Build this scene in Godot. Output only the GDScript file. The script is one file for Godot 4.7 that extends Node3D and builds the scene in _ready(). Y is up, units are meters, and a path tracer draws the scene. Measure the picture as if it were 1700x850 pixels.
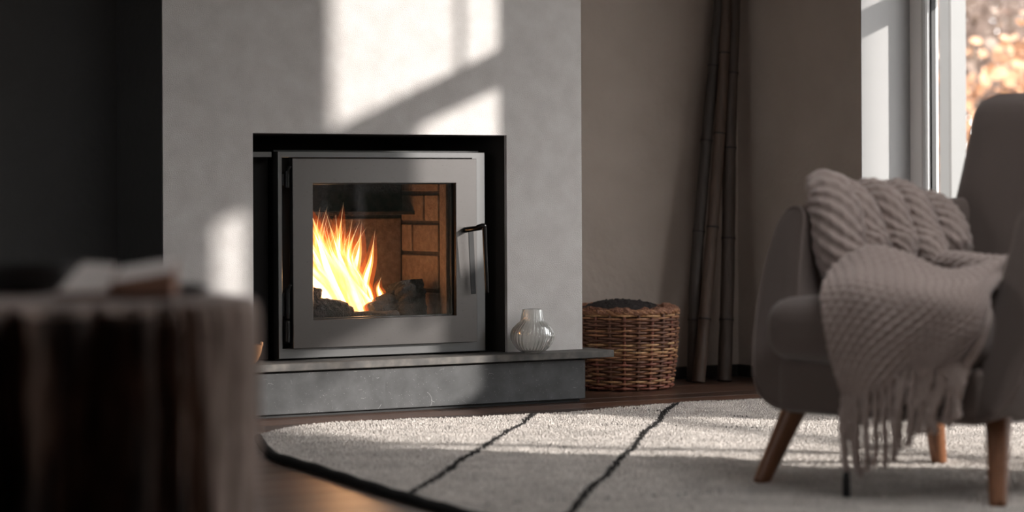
extends Node3D

# Room axes: x along the chimney face, y up, z out of the chimney into the room; metres.
const SUN := Vector3(-0.69, -0.297, -0.72)
const RIGHT_X := 1.9
var none: Callable
var used := {}
var M := {}
var rng := RandomNumberGenerator.new()

# ---------------------------------------------------------------- helpers
func numbered(called: String) -> String:
	if not used.has(called):
		used[called] = 0
		return called
	used[called] += 1
	return "%s_%03d" % [called, used[called]]

func meta(o: Node, label: String, category := "", group := "", kind := "") -> Node:
	if label: o.set_meta("label", label)
	if category: o.set_meta("category", category)
	if group: o.set_meta("group", group)
	if kind: o.set_meta("kind", kind)
	return o

func thing(called: String, label: String, category: String, at := Vector3.ZERO, turn := 0.0, group := "") -> Node3D:
	var o := Node3D.new()
	o.name = numbered(called)
	o.position = at
	o.rotation.y = turn
	add_child(o)
	meta(o, label, category, group)
	return o

func struct(called: String, label: String) -> Node3D:
	var o := Node3D.new()
	o.name = called
	add_child(o)
	meta(o, label, "", "", "structure")
	return o

func put(called: String, mesh: Mesh, mat: Material, parent: Node = self, at := Vector3.ZERO) -> MeshInstance3D:
	var o := MeshInstance3D.new()
	o.name = called if parent != self else numbered(called)
	o.mesh = mesh
	o.material_override = mat
	o.position = at
	parent.add_child(o, true)
	return o

func newst() -> SurfaceTool:
	var st := SurfaceTool.new()
	st.begin(Mesh.PRIMITIVE_TRIANGLES)
	return st

func done(st: SurfaceTool) -> ArrayMesh:
	return st.commit()

func tri(st: SurfaceTool, a: Vector3, b: Vector3, c: Vector3, out: Vector3) -> void:
	# flat triangle whose front looks along out (Godot: clockwise)
	var n := (c - a).cross(b - a)
	if n.length_squared() < 1e-18: return
	if n.dot(out) < 0.0:
		var t := b
		b = c
		c = t
		n = -n
	n = n.normalized()
	for p in [a, b, c]:
		st.set_normal(n)
		st.set_uv(Vector2(p.x + p.z, p.y))
		st.add_vertex(p)

func quad(st: SurfaceTool, a: Vector3, b: Vector3, c: Vector3, d: Vector3, out: Vector3) -> void:
	tri(st, a, b, c, out)
	tri(st, a, c, d, out)

# chamfered box between two corners
func bx(st: SurfaceTool, lo: Vector3, hi: Vector3, r := 0.0, xf := Transform3D()) -> void:
	var c := (lo + hi) / 2.0
	var h := (hi - lo) / 2.0
	r = minf(r, minf(h.x, minf(h.y, h.z)) * 0.9)
	var P := func(s: Vector3, ax: int) -> Vector3:
		var v := Vector3(s.x * (h.x - r), s.y * (h.y - r), s.z * (h.z - r))
		v[ax] = s[ax] * h[ax]
		return xf * (c + v)
	for ax in 3:
		var u := (ax + 1) % 3
		var w := (ax + 2) % 3
		for s in [-1.0, 1.0]:
			var q := []
			for k in [[-1, -1], [1, -1], [1, 1], [-1, 1]]:
				var v := Vector3.ZERO
				v[ax] = s
				v[u] = k[0]
				v[w] = k[1]
				q.append(P.call(v, ax))
			var n := Vector3.ZERO
			n[ax] = s
			quad(st, q[0], q[1], q[2], q[3], xf.basis * n)
	if r <= 0.0: return
	for ax in 3:
		var u := (ax + 1) % 3
		var w := (ax + 2) % 3
		for su in [-1.0, 1.0]:
			for sw in [-1.0, 1.0]:
				var a := Vector3.ZERO
				a[u] = su
				a[w] = sw
				var b := a
				a[ax] = -1.0
				b[ax] = 1.0
				var n := Vector3.ZERO
				n[u] = su
				n[w] = sw
				quad(st, P.call(a, u), P.call(b, u), P.call(b, w), P.call(a, w), xf.basis * n)
	for sx in [-1.0, 1.0]:
		for sy in [-1.0, 1.0]:
			for sz in [-1.0, 1.0]:
				var s := Vector3(sx, sy, sz)
				tri(st, P.call(s, 0), P.call(s, 1), P.call(s, 2), xf.basis * s)

func box(lo: Vector3, hi: Vector3, r := 0.0) -> ArrayMesh:
	var st := newst()
	bx(st, lo, hi, r)
	return done(st)

# smooth grid surface from a function of (u, v) in 0..1
func grid(st: SurfaceTool, nu: int, nv: int, f: Callable, wrap_u := false, flip := false, tint := none) -> void:
	var pts := PackedVector3Array()
	for j in nv + 1:
		for i in nu + 1:
			pts.append(f.call(float(i) / nu, float(j) / nv))
	var nrm := PackedVector3Array()
	for j in nv + 1:
		for i in nu + 1:
			var i0 := i - 1
			var i1 := i + 1
			if wrap_u:
				if i0 < 0: i0 = nu - 1
				if i1 > nu: i1 = 1
			else:
				i0 = maxi(i0, 0)
				i1 = mini(i1, nu)
			var du := pts[j * (nu + 1) + i1] - pts[j * (nu + 1) + i0]
			var dv := pts[mini(j + 1, nv) * (nu + 1) + i] - pts[maxi(j - 1, 0) * (nu + 1) + i]
			var n := du.cross(dv)
			if n.length_squared() < 1e-20: n = Vector3.UP
			nrm.append((-n if flip else n).normalized())
	var emit := func(k: int) -> void:
		st.set_normal(nrm[k])
		var uv := Vector2(float(k % (nu + 1)) / nu, float(k / (nu + 1)) / nv)
		st.set_uv(uv)
		if tint.is_valid(): st.set_color(tint.call(uv.x, uv.y))
		st.add_vertex(pts[k])
	for j in nv:
		for i in nu:
			var a := j * (nu + 1) + i
			var b := a + 1
			var c := a + nu + 2
			var d := a + nu + 1
			# front faces run clockwise seen from the side the normal points to
			for k in ([a, b, c, a, c, d] if flip else [a, c, b, a, d, c]): emit.call(k)

func lathe(profile: Array, n: int, wob := none, flip := true) -> ArrayMesh:
	var st := newst()
	var m := profile.size() - 1
	grid(st, n, m, func(u: float, v: float) -> Vector3:
		var p: Vector2 = profile[int(round(v * m))]
		var a := u * TAU
		var r := p.x
		var y := p.y
		if wob.is_valid():
			var q: Vector2 = wob.call(a, p)
			r = q.x
			y = q.y
		return Vector3(r * cos(a), y, r * sin(a)), true, flip)
	return done(st)

func spline(pts: Array, t: float):
	var n := pts.size() - 1
	var x := clampf(t, 0.0, 1.0) * n
	var i := mini(int(x), n - 1)
	var w := x - i
	var p0 = pts[maxi(i - 1, 0)]
	var p1 = pts[i]
	var p2 = pts[i + 1]
	var p3 = pts[mini(i + 2, n)]
	return p1 * 1.0 + (p2 - p0) * (0.5 * w) + (p0 * 2.0 - p1 * 5.0 + p2 * 4.0 - p3) * (0.5 * w * w) + (p1 * 3.0 - p0 - p2 * 3.0 + p3) * (0.5 * w * w * w)

# tube along a spline; rad(t) gives the radius, off(t, a) an extra factor
func tube(st: SurfaceTool, pts: Array, rad: Callable, nl := 24, nr := 10, caps := true, shape := none, tint := none, flat_w := 1.0) -> void:
	var last := Vector3.ZERO
	var C := []
	var A := []
	var B := []
	for k in nl + 1:
		var t := float(k) / nl
		var p: Vector3 = spline(pts, t)
		var d: Vector3 = (spline(pts, minf(t + 0.01, 1.0)) - spline(pts, maxf(t - 0.01, 0.0)))
		d = d.normalized()
		var side := last - d * last.dot(d)
		if side.length() < 0.01:
			side = d.cross(Vector3(0.13, 0.21, 0.97))
			if side.length() < 0.1: side = d.cross(Vector3.RIGHT)
		side = side.normalized()
		last = side
		C.append(p)
		A.append(side)
		B.append(d.cross(side))
	var extra := 1 if caps else 0
	grid(st, nr, nl + 2 * extra, func(u: float, v: float) -> Vector3:
		var j := int(round(v * (nl + 2 * extra))) - extra
		var closed := j < 0 or j > nl
		j = clampi(j, 0, nl)
		var t := float(j) / nl
		var a := u * TAU
		var r: float = 0.0 if closed else rad.call(t)
		if shape.is_valid(): r *= shape.call(t, a)
		return C[j] + (A[j] * cos(a) * flat_w + B[j] * sin(a)) * r, true, true, tint)

func bar(st: SurfaceTool, a: Vector3, b: Vector3, r0: float, r1: float, n := 10, caps := true) -> void:
	tube(st, [a, b], func(t: float) -> float: return lerpf(r0, r1, t), 1, n, caps)

# ---------------------------------------------------------------- materials
func noise_tex(freq: float, cols: Array, seed_ := 1, oct := 4, size := 512, kind := FastNoiseLite.TYPE_SIMPLEX_SMOOTH, offs: Array = []) -> NoiseTexture2D:
	var n := FastNoiseLite.new()
	n.seed = seed_
	n.noise_type = kind
	n.frequency = freq
	n.fractal_octaves = oct
	var t := NoiseTexture2D.new()
	t.width = size
	t.height = size
	t.seamless = true
	t.noise = n
	if cols.size():
		var g := Gradient.new()
		var of := PackedFloat32Array()
		var cc := PackedColorArray()
		for k in cols.size():
			of.append(offs[k] if offs.size() else float(k) / (cols.size() - 1))
			cc.append(cols[k])
		g.offsets = of
		g.colors = cc
		t.color_ramp = g
	return t

func grey(v: float) -> Color:
	return Color(v, v, v)

func mat(c: Color, rough := 0.8, metal := 0.0) -> StandardMaterial3D:
	var m := StandardMaterial3D.new()
	m.albedo_color = c
	m.roughness = rough
	m.metallic = metal
	return m

func tri_mat(tex: Texture2D, scale: Vector3, rough := 0.8, tint := Color.WHITE, world := true) -> StandardMaterial3D:
	var m := mat(tint, rough)
	m.albedo_texture = tex
	m.uv1_triplanar = true
	m.uv1_world_triplanar = world
	m.uv1_scale = scale
	return m

func bump(m: StandardMaterial3D, tex: Texture2D, cm: float) -> StandardMaterial3D:
	m.heightmap_enabled = true
	m.heightmap_texture = tex
	m.heightmap_scale = cm
	return m

func stone_tex() -> ImageTexture:
	var r := RandomNumberGenerator.new()
	r.seed = 71
	var S := 1024
	var im := Image.create(S, S, false, Image.FORMAT_RGB8)
	var n := FastNoiseLite.new()
	n.seed = 5
	n.frequency = 0.009
	n.fractal_octaves = 5
	for y in S:
		for x in S:
			var v := 0.255 + 0.055 * n.get_noise_2d(x, y) + r.randf_range(-0.014, 0.014)
			im.set_pixel(x, y, Color(v * 0.99, v, v * 1.01))
	for k in 1800:   # specks
		var x := r.randi_range(2, S - 4)
		var y := r.randi_range(2, S - 4)
		var b := r.randf_range(0.5, 0.85)
		im.set_pixel(x, y, grey(b))
		if r.randf() < 0.35: im.set_pixel(x + 1, y, grey(b * 0.9))
	for k in 150:   # scratches
		var p := Vector2(r.randf() * S, r.randf() * S)
		var a := r.randf() * TAU if r.randf() < 0.7 else r.randf_range(-0.2, 0.2)
		var L := r.randf_range(6, 26) if r.randf() < 0.93 else r.randf_range(70, 170)
		var b := r.randf_range(0.45, 0.75)
		var curl := r.randf_range(-0.03, 0.03)
		for s in int(L):
			p += Vector2(cos(a), sin(a))
			a += curl
			if r.randf() < 0.8: im.set_pixel(posmod(int(p.x), S), posmod(int(p.y), S), grey(b))
	return ImageTexture.create_from_image(im)

func materials() -> void:
	var pl_b := noise_tex(0.06, [], 3, 5, 512)
	var fine := noise_tex(0.35, [], 8, 2, 512)
	M.fine = fine
	M.rough_b = pl_b
	var plaster := noise_tex(0.008, [Color(0.735, 0.72, 0.71), Color(0.765, 0.75, 0.74), Color(0.79, 0.78, 0.77)], 11, 5, 1024)
	M.plaster = bump(tri_mat(plaster, Vector3.ONE * 0.55, 0.9), noise_tex(0.22, [], 21, 4, 1024), 0.10)
	M.plaster.uv1_scale = Vector3.ONE * 1.1
	M.taupe = bump(tri_mat(noise_tex(0.01, [Color(0.62, 0.57, 0.535), Color(0.65, 0.60, 0.565)], 12, 4), Vector3.ONE * 0.7, 0.9), pl_b, 0.12)
	M.charcoal = bump(tri_mat(noise_tex(0.01, [Color(0.285, 0.285, 0.285), Color(0.305, 0.305, 0.305)], 13, 4), Vector3.ONE * 0.7, 0.9), pl_b, 0.12)
	M.ceiling = mat(Color(0.6, 0.58, 0.56), 0.9)
	M.room = mat(Color(0.44, 0.40, 0.375), 0.9)
	M.reveal = bump(mat(Color(0.61, 0.607, 0.605), 0.8), fine, 0.02)
	M.white = mat(Color(0.74, 0.735, 0.73), 0.45)
	M.frame_grey = mat(Color(0.84, 0.82, 0.81), 0.5)
	M.post = mat(Color(0.45, 0.45, 0.445), 0.7)
	M.gasket = mat(Color(0.05, 0.05, 0.05), 0.6)
	M.base = mat(Color(0.09, 0.08, 0.075), 0.6)
	M.black = mat(Color(0.045, 0.047, 0.05), 0.7)
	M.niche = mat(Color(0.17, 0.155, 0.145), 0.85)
	M.stone = tri_mat(stone_tex(), Vector3.ONE * 1.25, 0.7)
	M.slab = tri_mat(noise_tex(0.02, [Color(0.23, 0.222, 0.215), Color(0.29, 0.278, 0.265), Color(0.38, 0.36, 0.335)], 31, 5), Vector3.ONE * 1.6, 0.65)
	M.steel = mat(Color(0.355, 0.345, 0.34), 0.30, 0.88)
	M.steel.roughness_texture = noise_tex(0.12, [grey(0.9), grey(1.0)], 41, 3)
	M.steel.uv1_triplanar = true
	M.steel.uv1_scale = Vector3(0.6, 9.0, 0.6)
	M.steel_dark = mat(Color(0.36, 0.36, 0.36), 0.33, 0.85)
	M.iron = mat(Color(0.03, 0.03, 0.032), 0.35, 0.2)
	M.chrome = mat(Color(0.11, 0.11, 0.112), 0.2, 0.7)
	M.soot = bump(tri_mat(noise_tex(0.02, [Color(0.10, 0.085, 0.08), Color(0.24, 0.19, 0.165)], 51, 4), Vector3.ONE * 3.0, 0.95), pl_b, 0.1)
	var brick_t := noise_tex(0.02, [Color(0.40, 0.325, 0.275), Color(0.55, 0.465, 0.40)], 52, 5)
	M.brick = []
	for k in 3: M.brick.append(bump(tri_mat(brick_t, Vector3(3, 3, 3), 0.95, grey(0.85 + 0.07 * k)), pl_b, 0.15))
	M.pane = mat(Color(0.03, 0.03, 0.03, 0.04), 0.04)
	M.pane.metallic_specular = 0.30
	M.pane.transparency = BaseMaterial3D.TRANSPARENCY_ALPHA
	M.planks = []
	for k in 4:
		var a := 0.15 + 0.025 * k
		M.planks.append(bump(tri_mat(noise_tex(0.018, [Color(a, a * 0.70, a * 0.56), Color(a * 1.6, a * 1.12, a * 0.88), Color(a * 1.15, a * 0.80, a * 0.64)], 60 + k, 5), Vector3(0.7, 4.0, 9.0), 0.29), fine, 0.03))
	M.fabric = bump(tri_mat(noise_tex(0.25, [Color(0.36, 0.312, 0.29), Color(0.42, 0.365, 0.345)], 70, 3), Vector3.ONE * 5.0, 0.95, Color.WHITE, false), noise_tex(0.4, [], 71, 2), 0.12)
	M.fabric.rim_enabled = true
	M.fabric.rim = 0.5
	M.fabric.rim_tint = 0.3
	M.piping = mat(Color(0.45, 0.40, 0.38), 0.9)
	M.leg = tri_mat(noise_tex(0.02, [Color(0.40, 0.255, 0.165), Color(0.52, 0.345, 0.235)], 72, 4), Vector3(8, 1.2, 8), 0.45, Color.WHITE, false)
	M.knit = bump(tri_mat(noise_tex(0.2, [Color(0.60, 0.535, 0.51), Color(0.71, 0.645, 0.615)], 75, 3), Vector3.ONE * 4.0, 1.0, Color.WHITE, false), noise_tex(0.3, [], 76, 3), 0.25)
	M.knit.rim_enabled = true
	M.knit.rim = 0.6
	M.wicker = []
	for c in [Color(0.68, 0.48, 0.34), Color(0.48, 0.32, 0.24), Color(0.80, 0.62, 0.44), Color(0.58, 0.35, 0.28)]:
		M.wicker.append(tri_mat(noise_tex(0.1, [c * 0.6, c * 1.2], 80, 3, 256), Vector3.ONE * 6.0, 0.5, Color.WHITE, false))
	M.liner = bump(tri_mat(noise_tex(0.05, [Color(0.34, 0.22, 0.17), Color(0.66, 0.47, 0.37)], 84, 4), Vector3.ONE * 5.0, 0.95), pl_b, 0.5)
	M.dark_cloth = bump(mat(Color(0.12, 0.09, 0.085), 0.95), pl_b, 0.3)
	M.log_dark = bump(tri_mat(noise_tex(0.03, [Color(0.02, 0.015, 0.012), Color(0.07, 0.045, 0.036), Color(0.25, 0.175, 0.135)], 90, 5, 512, FastNoiseLite.TYPE_CELLULAR), Vector3.ONE * 7.0, 0.9), noise_tex(0.06, [], 91, 3, 512, FastNoiseLite.TYPE_CELLULAR), 0.6)
	M.stump = bump(tri_mat(noise_tex(0.014, [Color(0.40, 0.335, 0.30), Color(0.58, 0.50, 0.455), Color(0.74, 0.65, 0.605), Color(0.83, 0.745, 0.71)], 95, 5, 1024), Vector3(2.2, 0.45, 2.2), 0.85, Color.WHITE, false), noise_tex(0.02, [], 96, 5), 1.2)
	M.stump_dark_layer = bump(tri_mat(noise_tex(0.016, [Color(0.08, 0.072, 0.07), Color(0.18, 0.15, 0.138), Color(0.42, 0.32, 0.27), Color(0.62, 0.50, 0.43)], 195, 5, 512), Vector3(2.6, 0.5, 2.6), 0.9, Color.WHITE, false), noise_tex(0.02, [], 96, 5), 1.2)
	M.stump_top = tri_mat(noise_tex(0.02, [Color(0.52, 0.465, 0.445), Color(0.64, 0.58, 0.56)], 97, 4), Vector3.ONE * 2.0, 0.8)
	M.paper = mat(Color(0.87, 0.83, 0.81), 0.9)
	M.page_edge = tri_mat(noise_tex(0.05, [Color(0.52, 0.36, 0.28), Color(0.66, 0.50, 0.42)], 98, 3), Vector3(2, 40, 2), 0.9)
	M.cover = mat(Color(0.20, 0.10, 0.075), 0.7)
	M.bowl = mat(Color(0.035, 0.034, 0.034), 0.5)
	M.pebble = mat(Color(0.16, 0.15, 0.15), 0.8)
	M.bowl_wood = tri_mat(noise_tex(0.03, [Color(0.62, 0.42, 0.26), Color(0.78, 0.57, 0.38)], 99, 4), Vector3(3, 9, 3), 0.6)
	M.bamboo = []
	for c in [Color(0.235, 0.185, 0.155), Color(0.29, 0.225, 0.185), Color(0.20, 0.165, 0.145)]:
		M.bamboo.append(bump(tri_mat(noise_tex(0.03, [c * 0.8, c * 1.2], 100, 4, 256), Vector3(9, 0.8, 9), 0.55, Color.WHITE, false), pl_b, 0.15))
	M.node = mat(Color(0.11, 0.085, 0.075), 0.7)
	M.glass = mat(Color(0.95, 0.95, 0.94, 0.13), 0.05)
	M.glass.refraction_enabled = true
	M.glass.refraction_scale = 0.05
	M.ground = tri_mat(noise_tex(0.02, [Color(0.27, 0.25, 0.21), Color(0.38, 0.35, 0.29)], 110, 5), Vector3.ONE * 0.2, 1.0)
	M.bark = mat(Color(0.50, 0.45, 0.42), 0.9)
	M.twig = mat(Color(0.52, 0.455, 0.42), 0.9)

# ---------------------------------------------------------------- scene
func _ready() -> void:
	rng.seed = 2024
	# --- camera
	var cam := Camera3D.new()
	cam.name = "camera"
	add_child(cam)
	var lens := CameraAttributesPhysical.new()
	lens.frustum_focal_length = 121.4
	lens.frustum_focus_distance = 8.35
	lens.exposure_aperture = 2.9
	lens.frustum_near = 0.1
	lens.frustum_far = 200.0
	cam.position = Vector3(-3.945, 0.70, 7.291)
	cam.rotation = Vector3(0, -deg_to_rad(31.236), -0.0045)
	cam.near = 0.1
	cam.far = 200.0
	cam.set_frustum(0.1 * 850.0 / 4300.0, Vector2(0, -0.1 * 105.0 / 4300.0), 0.1, 200.0)
	# --- sky, sun, exposure
	var sky := ProceduralSkyMaterial.new()
	sky.sky_top_color = Color(0.80, 0.80, 0.80)
	sky.sky_horizon_color = Color(0.96, 0.96, 0.96)
	sky.ground_horizon_color = Color(0.6, 0.57, 0.53)
	sky.ground_bottom_color = Color(0.3, 0.28, 0.26)
	var env := Environment.new()
	env.background_mode = Environment.BG_SKY
	env.sky = Sky.new()
	env.sky.sky_material = sky
	env.background_energy_multiplier = 9.5
	env.tonemap_mode = Environment.TONE_MAPPER_LINEAR
	env.tonemap_exposure = 1.13
	env.sdfgi_enabled = true
	env.ssao_enabled = true
	env.ssil_enabled = true
	var we := WorldEnvironment.new()
	we.name = "world_environment"
	we.environment = env
	we.camera_attributes = lens
	add_child(we)
	var sun := DirectionalLight3D.new()
	sun.name = "sun"
	sun.light_energy = 2.15
	sun.light_color = Color(1.0, 0.975, 0.95)
	sun.light_angular_distance = 1.3
	sun.shadow_enabled = true
	sun.sky_mode = DirectionalLight3D.SKY_MODE_LIGHT_ONLY
	sun.basis = Basis.looking_at(SUN.normalized())
	add_child(sun)

	materials()
	room()
	hearth()
	stove()
	rug()
	armchair()
	throw_blanket()
	stump()
	basket()
	poles()
	small_things()
	outside()

func wall_with_openings(st: SurfaceTool, x0: float, x1: float, z0: float, z1: float, y0: float, y1: float, open: Array) -> void:
	var zs := [z0, z1]
	var ys := [y0, y1]
	for o in open:
		zs.append_array([o[0], o[1]])
		ys.append_array([o[2], o[3]])
	zs.sort()
	ys.sort()
	for i in zs.size() - 1:
		if zs[i + 1] - zs[i] < 1e-4: continue
		for j in ys.size() - 1:
			if ys[j + 1] - ys[j] < 1e-4: continue
			var cz: float = (zs[i] + zs[i + 1]) / 2.0
			var cy: float = (ys[j] + ys[j + 1]) / 2.0
			if open.any(func(o): return cz > o[0] and cz < o[1] and cy > o[2] and cy < o[3]): continue
			bx(st, Vector3(x0, ys[j], zs[i]), Vector3(x1, ys[j + 1], zs[i + 1]))

func room() -> void:
	var fl := struct("floor", "dark brown wooden plank floor")
	put("subfloor", box(Vector3(-5.1, -0.2, -0.95), Vector3(2.12, -0.012, 8.4)), M.base, fl)
	var variants := []
	var row := 0
	var pw := 0.15
	var z := -0.69
	while z < 8.2:
		var x := -4.9 - fmod(row * 0.83, 2.1)
		while x < 1.9:
			var a := maxf(x, -4.9)
			var b := minf(x + 2.1, 1.9)
			if b - a > 0.02:
				put("plank", box(Vector3(a + 0.001, -0.012, z + 0.001), Vector3(b - 0.001, rng.randf_range(-0.0008, 0.0), z + pw - 0.001), 0.0015), M.planks[rng.randi() % 4], fl)
			x += 2.1
		row += 1
		z += pw
	var sc := newst()   # ceiling with an unseen opening placed to light chair, throw and chimney
	for b in [[-5.1, -0.7, -0.95, 8.4], [1.3, 2.12, -0.95, 8.4], [-1.0, 1.3, -0.95, 3.35], [-1.0, 1.3, 4.6, 8.4]]:
		bx(sc, Vector3(b[0], 2.6, b[2]), Vector3(b[1], 2.75, b[3]))
	put("ceiling", done(sc), M.ceiling).set_meta("kind", "structure")
	put("wall_front", box(Vector3(-5.1, 0, 8.2), Vector3(2.12, 2.6, 8.4)), M.room).set_meta("kind", "structure")
	var lw := newst()
	wall_with_openings(lw, -5.1, -4.9, -0.95, 8.2, 0.0, 2.6, [[2.6, 3.7, 0.9, 1.9]])  # unseen opening placed to light the chair front and chimney side
	put("wall_left", done(lw), M.room).set_meta("kind", "structure")
	var wb := struct("wall_back", "taupe plaster back wall right of the chimney breast and charcoal wall left of it")
	put("painted_face", box(Vector3(0.5, 0, -0.95), Vector3(2.12, 2.6, -0.69)), M.taupe, wb)
	put("dark_painted_face", box(Vector3(-4.9, 0, -0.95), Vector3(-0.5, 2.6, -0.437)), M.charcoal, wb)
	# chimney breast with the niche for the stove
	var ch := struct("wall_chimney", "rough grey plaster chimney breast")
	var st := newst()
	var zf := -0.08
	for b in [[-0.730, -0.425, 0.17, 2.6], [0.505, 0.801, 0.17, 2.6], [-0.425, 0.505, 0.891, 2.6]]:
		bx(st, Vector3(b[0], b[2], -0.58), Vector3(b[1], b[3], zf), 0.0)
	bx(st, Vector3(-0.730, 0.17, -0.70), Vector3(0.801, 2.6, -0.58))
	put("plaster_face", done(st), M.plaster, ch)
	put("dark_side_face", box(Vector3(-0.733, 0.17, -0.70), Vector3(-0.7295, 2.6, -0.084)), M.charcoal, ch)
	put("wall_footing", box(Vector3(-0.730, 0.0, -0.70), Vector3(0.801, 0.17, -0.425)), M.plaster).set_meta("kind", "structure")
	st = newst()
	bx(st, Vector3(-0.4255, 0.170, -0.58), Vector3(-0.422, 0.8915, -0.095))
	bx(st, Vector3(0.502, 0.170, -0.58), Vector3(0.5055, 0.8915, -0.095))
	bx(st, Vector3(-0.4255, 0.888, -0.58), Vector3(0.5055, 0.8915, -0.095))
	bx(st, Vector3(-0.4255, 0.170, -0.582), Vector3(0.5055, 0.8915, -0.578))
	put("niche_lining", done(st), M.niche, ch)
	# right wall: one window in view, unseen openings shaped to lay sun patches
	st = newst()
	var open := [[0.057, 1.2, 0.10, 2.3], [1.41, 2.29, 1.79, 2.45], [1.41, 1.96, 1.10, 1.765], [1.62, 4.35, 0.72, 1.195], [2.25, 4.35, 0.05, 0.72], [2.38, 2.71, 1.10, 1.765]]
	wall_with_openings(st, RIGHT_X, 2.12, -0.95, 8.4, 0.0, 2.6, open)
	put("wall_right", done(st), M.taupe).set_meta("kind", "structure")
	var w1 := struct("window_1", "tall white framed window in the right wall")
	st = newst()
	bx(st, Vector3(1.8985, 0.1, 0.054), Vector3(2.121, 2.3, 0.0575))
	bx(st, Vector3(1.8985, 0.097, 0.054), Vector3(2.121, 0.1035, 1.203))
	bx(st, Vector3(1.8985, 2.2965, 0.054), Vector3(2.121, 2.303, 1.203))
	bx(st, Vector3(1.8985, 0.1, 1.1965), Vector3(2.121, 2.3, 1.203))
	put("reveal", done(st), M.reveal, w1)
	st = newst()
	for b in [[0.0575, 0.128, 0.10, 2.30], [1.13, 1.1965, 0.10, 2.30], [0.128, 1.13, 0.10, 0.17], [0.128, 1.13, 2.23, 2.30]]:
		bx(st, Vector3(2.117, b[2], b[0]), Vector3(2.19, b[3], b[1]), 0.004)
	put("frame", done(st), M.frame_grey, w1)
	st = newst()
	for b in [[0.132, 0.158, 0.17, 2.23], [1.10, 1.126, 0.17, 2.23], [0.158, 1.10, 0.174, 0.21], [0.158, 1.10, 2.19, 2.226]]:
		bx(st, Vector3(2.112, b[2], b[0]), Vector3(2.172, b[3], b[1]), 0.006)
	put("sash", done(st), M.white, w1)
	st = newst()
	bx(st, Vector3(2.126, 0.17, 0.128), Vector3(2.165, 2.23, 0.132))
	bx(st, Vector3(2.13, 0.21, 0.158), Vector3(2.15, 2.19, 0.166))
	bx(st, Vector3(2.13, 0.21, 1.094), Vector3(2.15, 2.19, 1.10))
	put("gasket", done(st), M.gasket, w1)
	put("unseen_rail", box(Vector3(2.285, 1.42, 0.02), Vector3(2.32, 1.51, 1.24), 0.004), M.white, w1)  # out of view, placed to cast the shadow band on the reveal
	put("pane", box(Vector3(2.138, 0.21, 0.158), Vector3(2.142, 2.19, 1.10)), M.pane, w1)
	# unseen bars casting thin shadow lines on rug and chimney, then a sun-blocking pier
	st = newst()
	bx(st, Vector3(1.98, 0.05, 3.74), Vector3(2.02, 1.195, 3.79))
	bx(st, Vector3(2.10, 1.79, 1.77), Vector3(2.118, 2.45, 1.786))
	for o in open.slice(1):   # slim frames in the unseen openings that shape the sun patches
		var q := newst()
		var e := 0.015
		bx(q, Vector3(2.09, o[2], o[0]), Vector3(2.118, o[2] + e, o[1]), 0.002)
		bx(q, Vector3(2.09, o[3] - e, o[0]), Vector3(2.118, o[3], o[1]), 0.002)
		bx(q, Vector3(2.09, o[2] + e, o[0]), Vector3(2.118, o[3] - e, o[0] + e), 0.002)
		bx(q, Vector3(2.09, o[2] + e, o[1] - e), Vector3(2.118, o[3] - e, o[1]), 0.002)
		put("window_%d" % (open.find(o) + 1), done(q), M.white).set_meta("kind", "structure")
	put("unseen_trim_1", done(st), M.white).set_meta("kind", "structure")
	var pier := thing("unseen_sun_blocker", "unseen tall pier outside to the right, placed to block the sun from the first window", "wall pier", Vector3(6.25, -0.15, 5.23), 0.764)  # out of view, keeps direct sun off the wall behind the basket
	put("shaft", box(Vector3(-0.44, 0, -0.15), Vector3(0.44, 4.6, 0.15), 0.02), M.frame_grey, pier)
	put("cap", box(Vector3(-0.48, 4.6, -0.19), Vector3(0.48, 4.68, 0.19), 0.02), M.frame_grey, pier)
	var bb := put("baseboard_back", box(Vector3(0.763, 0, -0.69), Vector3(1.886, 0.045, -0.676), 0.003), M.base)
	bb.set_meta("kind", "structure")
	put("baseboard_right", box(Vector3(1.886, 0, -0.69), Vector3(1.9, 0.045, 1.99), 0.003), M.base).set_meta("kind", "structure")

func hearth() -> void:
	var t := thing("hearth", "low dark grey stone hearth step with scratched front under the stove", "hearth")
	put("slab", box(Vector3(-0.80, 0.1455, -0.42), Vector3(0.864, 0.170, 0.02), 0.002), M.slab, t)
	put("base", box(Vector3(-0.757, 0.010, -0.42), Vector3(0.761, 0.1415, 0.0), 0.002), M.stone, t)
	put("shadow_gap", box(Vector3(-0.75, 0.141, -0.42), Vector3(0.752, 0.1465, -0.008)), M.black, t)  # black strip filling the joint to stand for its shade
	put("plinth", box(Vector3(-0.75, 0.0, -0.42), Vector3(0.745, 0.0105, -0.012)), M.black, t)  # recessed toe kick, coloured black for the shade under the base

func ring(st: SurfaceTool, x0: float, x1: float, y0: float, y1: float, ix0: float, ix1: float, iy0: float, iy1: float, z0: float, z1: float, r := 0.0015) -> void:
	# bars that meet in mitres would not show; butt joints
	bx(st, Vector3(x0, iy1, z0), Vector3(x1, y1, z1), r)
	bx(st, Vector3(x0, y0, z0), Vector3(x1, iy0, z1), r)
	bx(st, Vector3(x0, iy0 - r, z0), Vector3(ix0, iy1 + r, z1), r)
	bx(st, Vector3(ix1, iy0 - r, z0), Vector3(x1, iy1 + r, z1), r)

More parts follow.
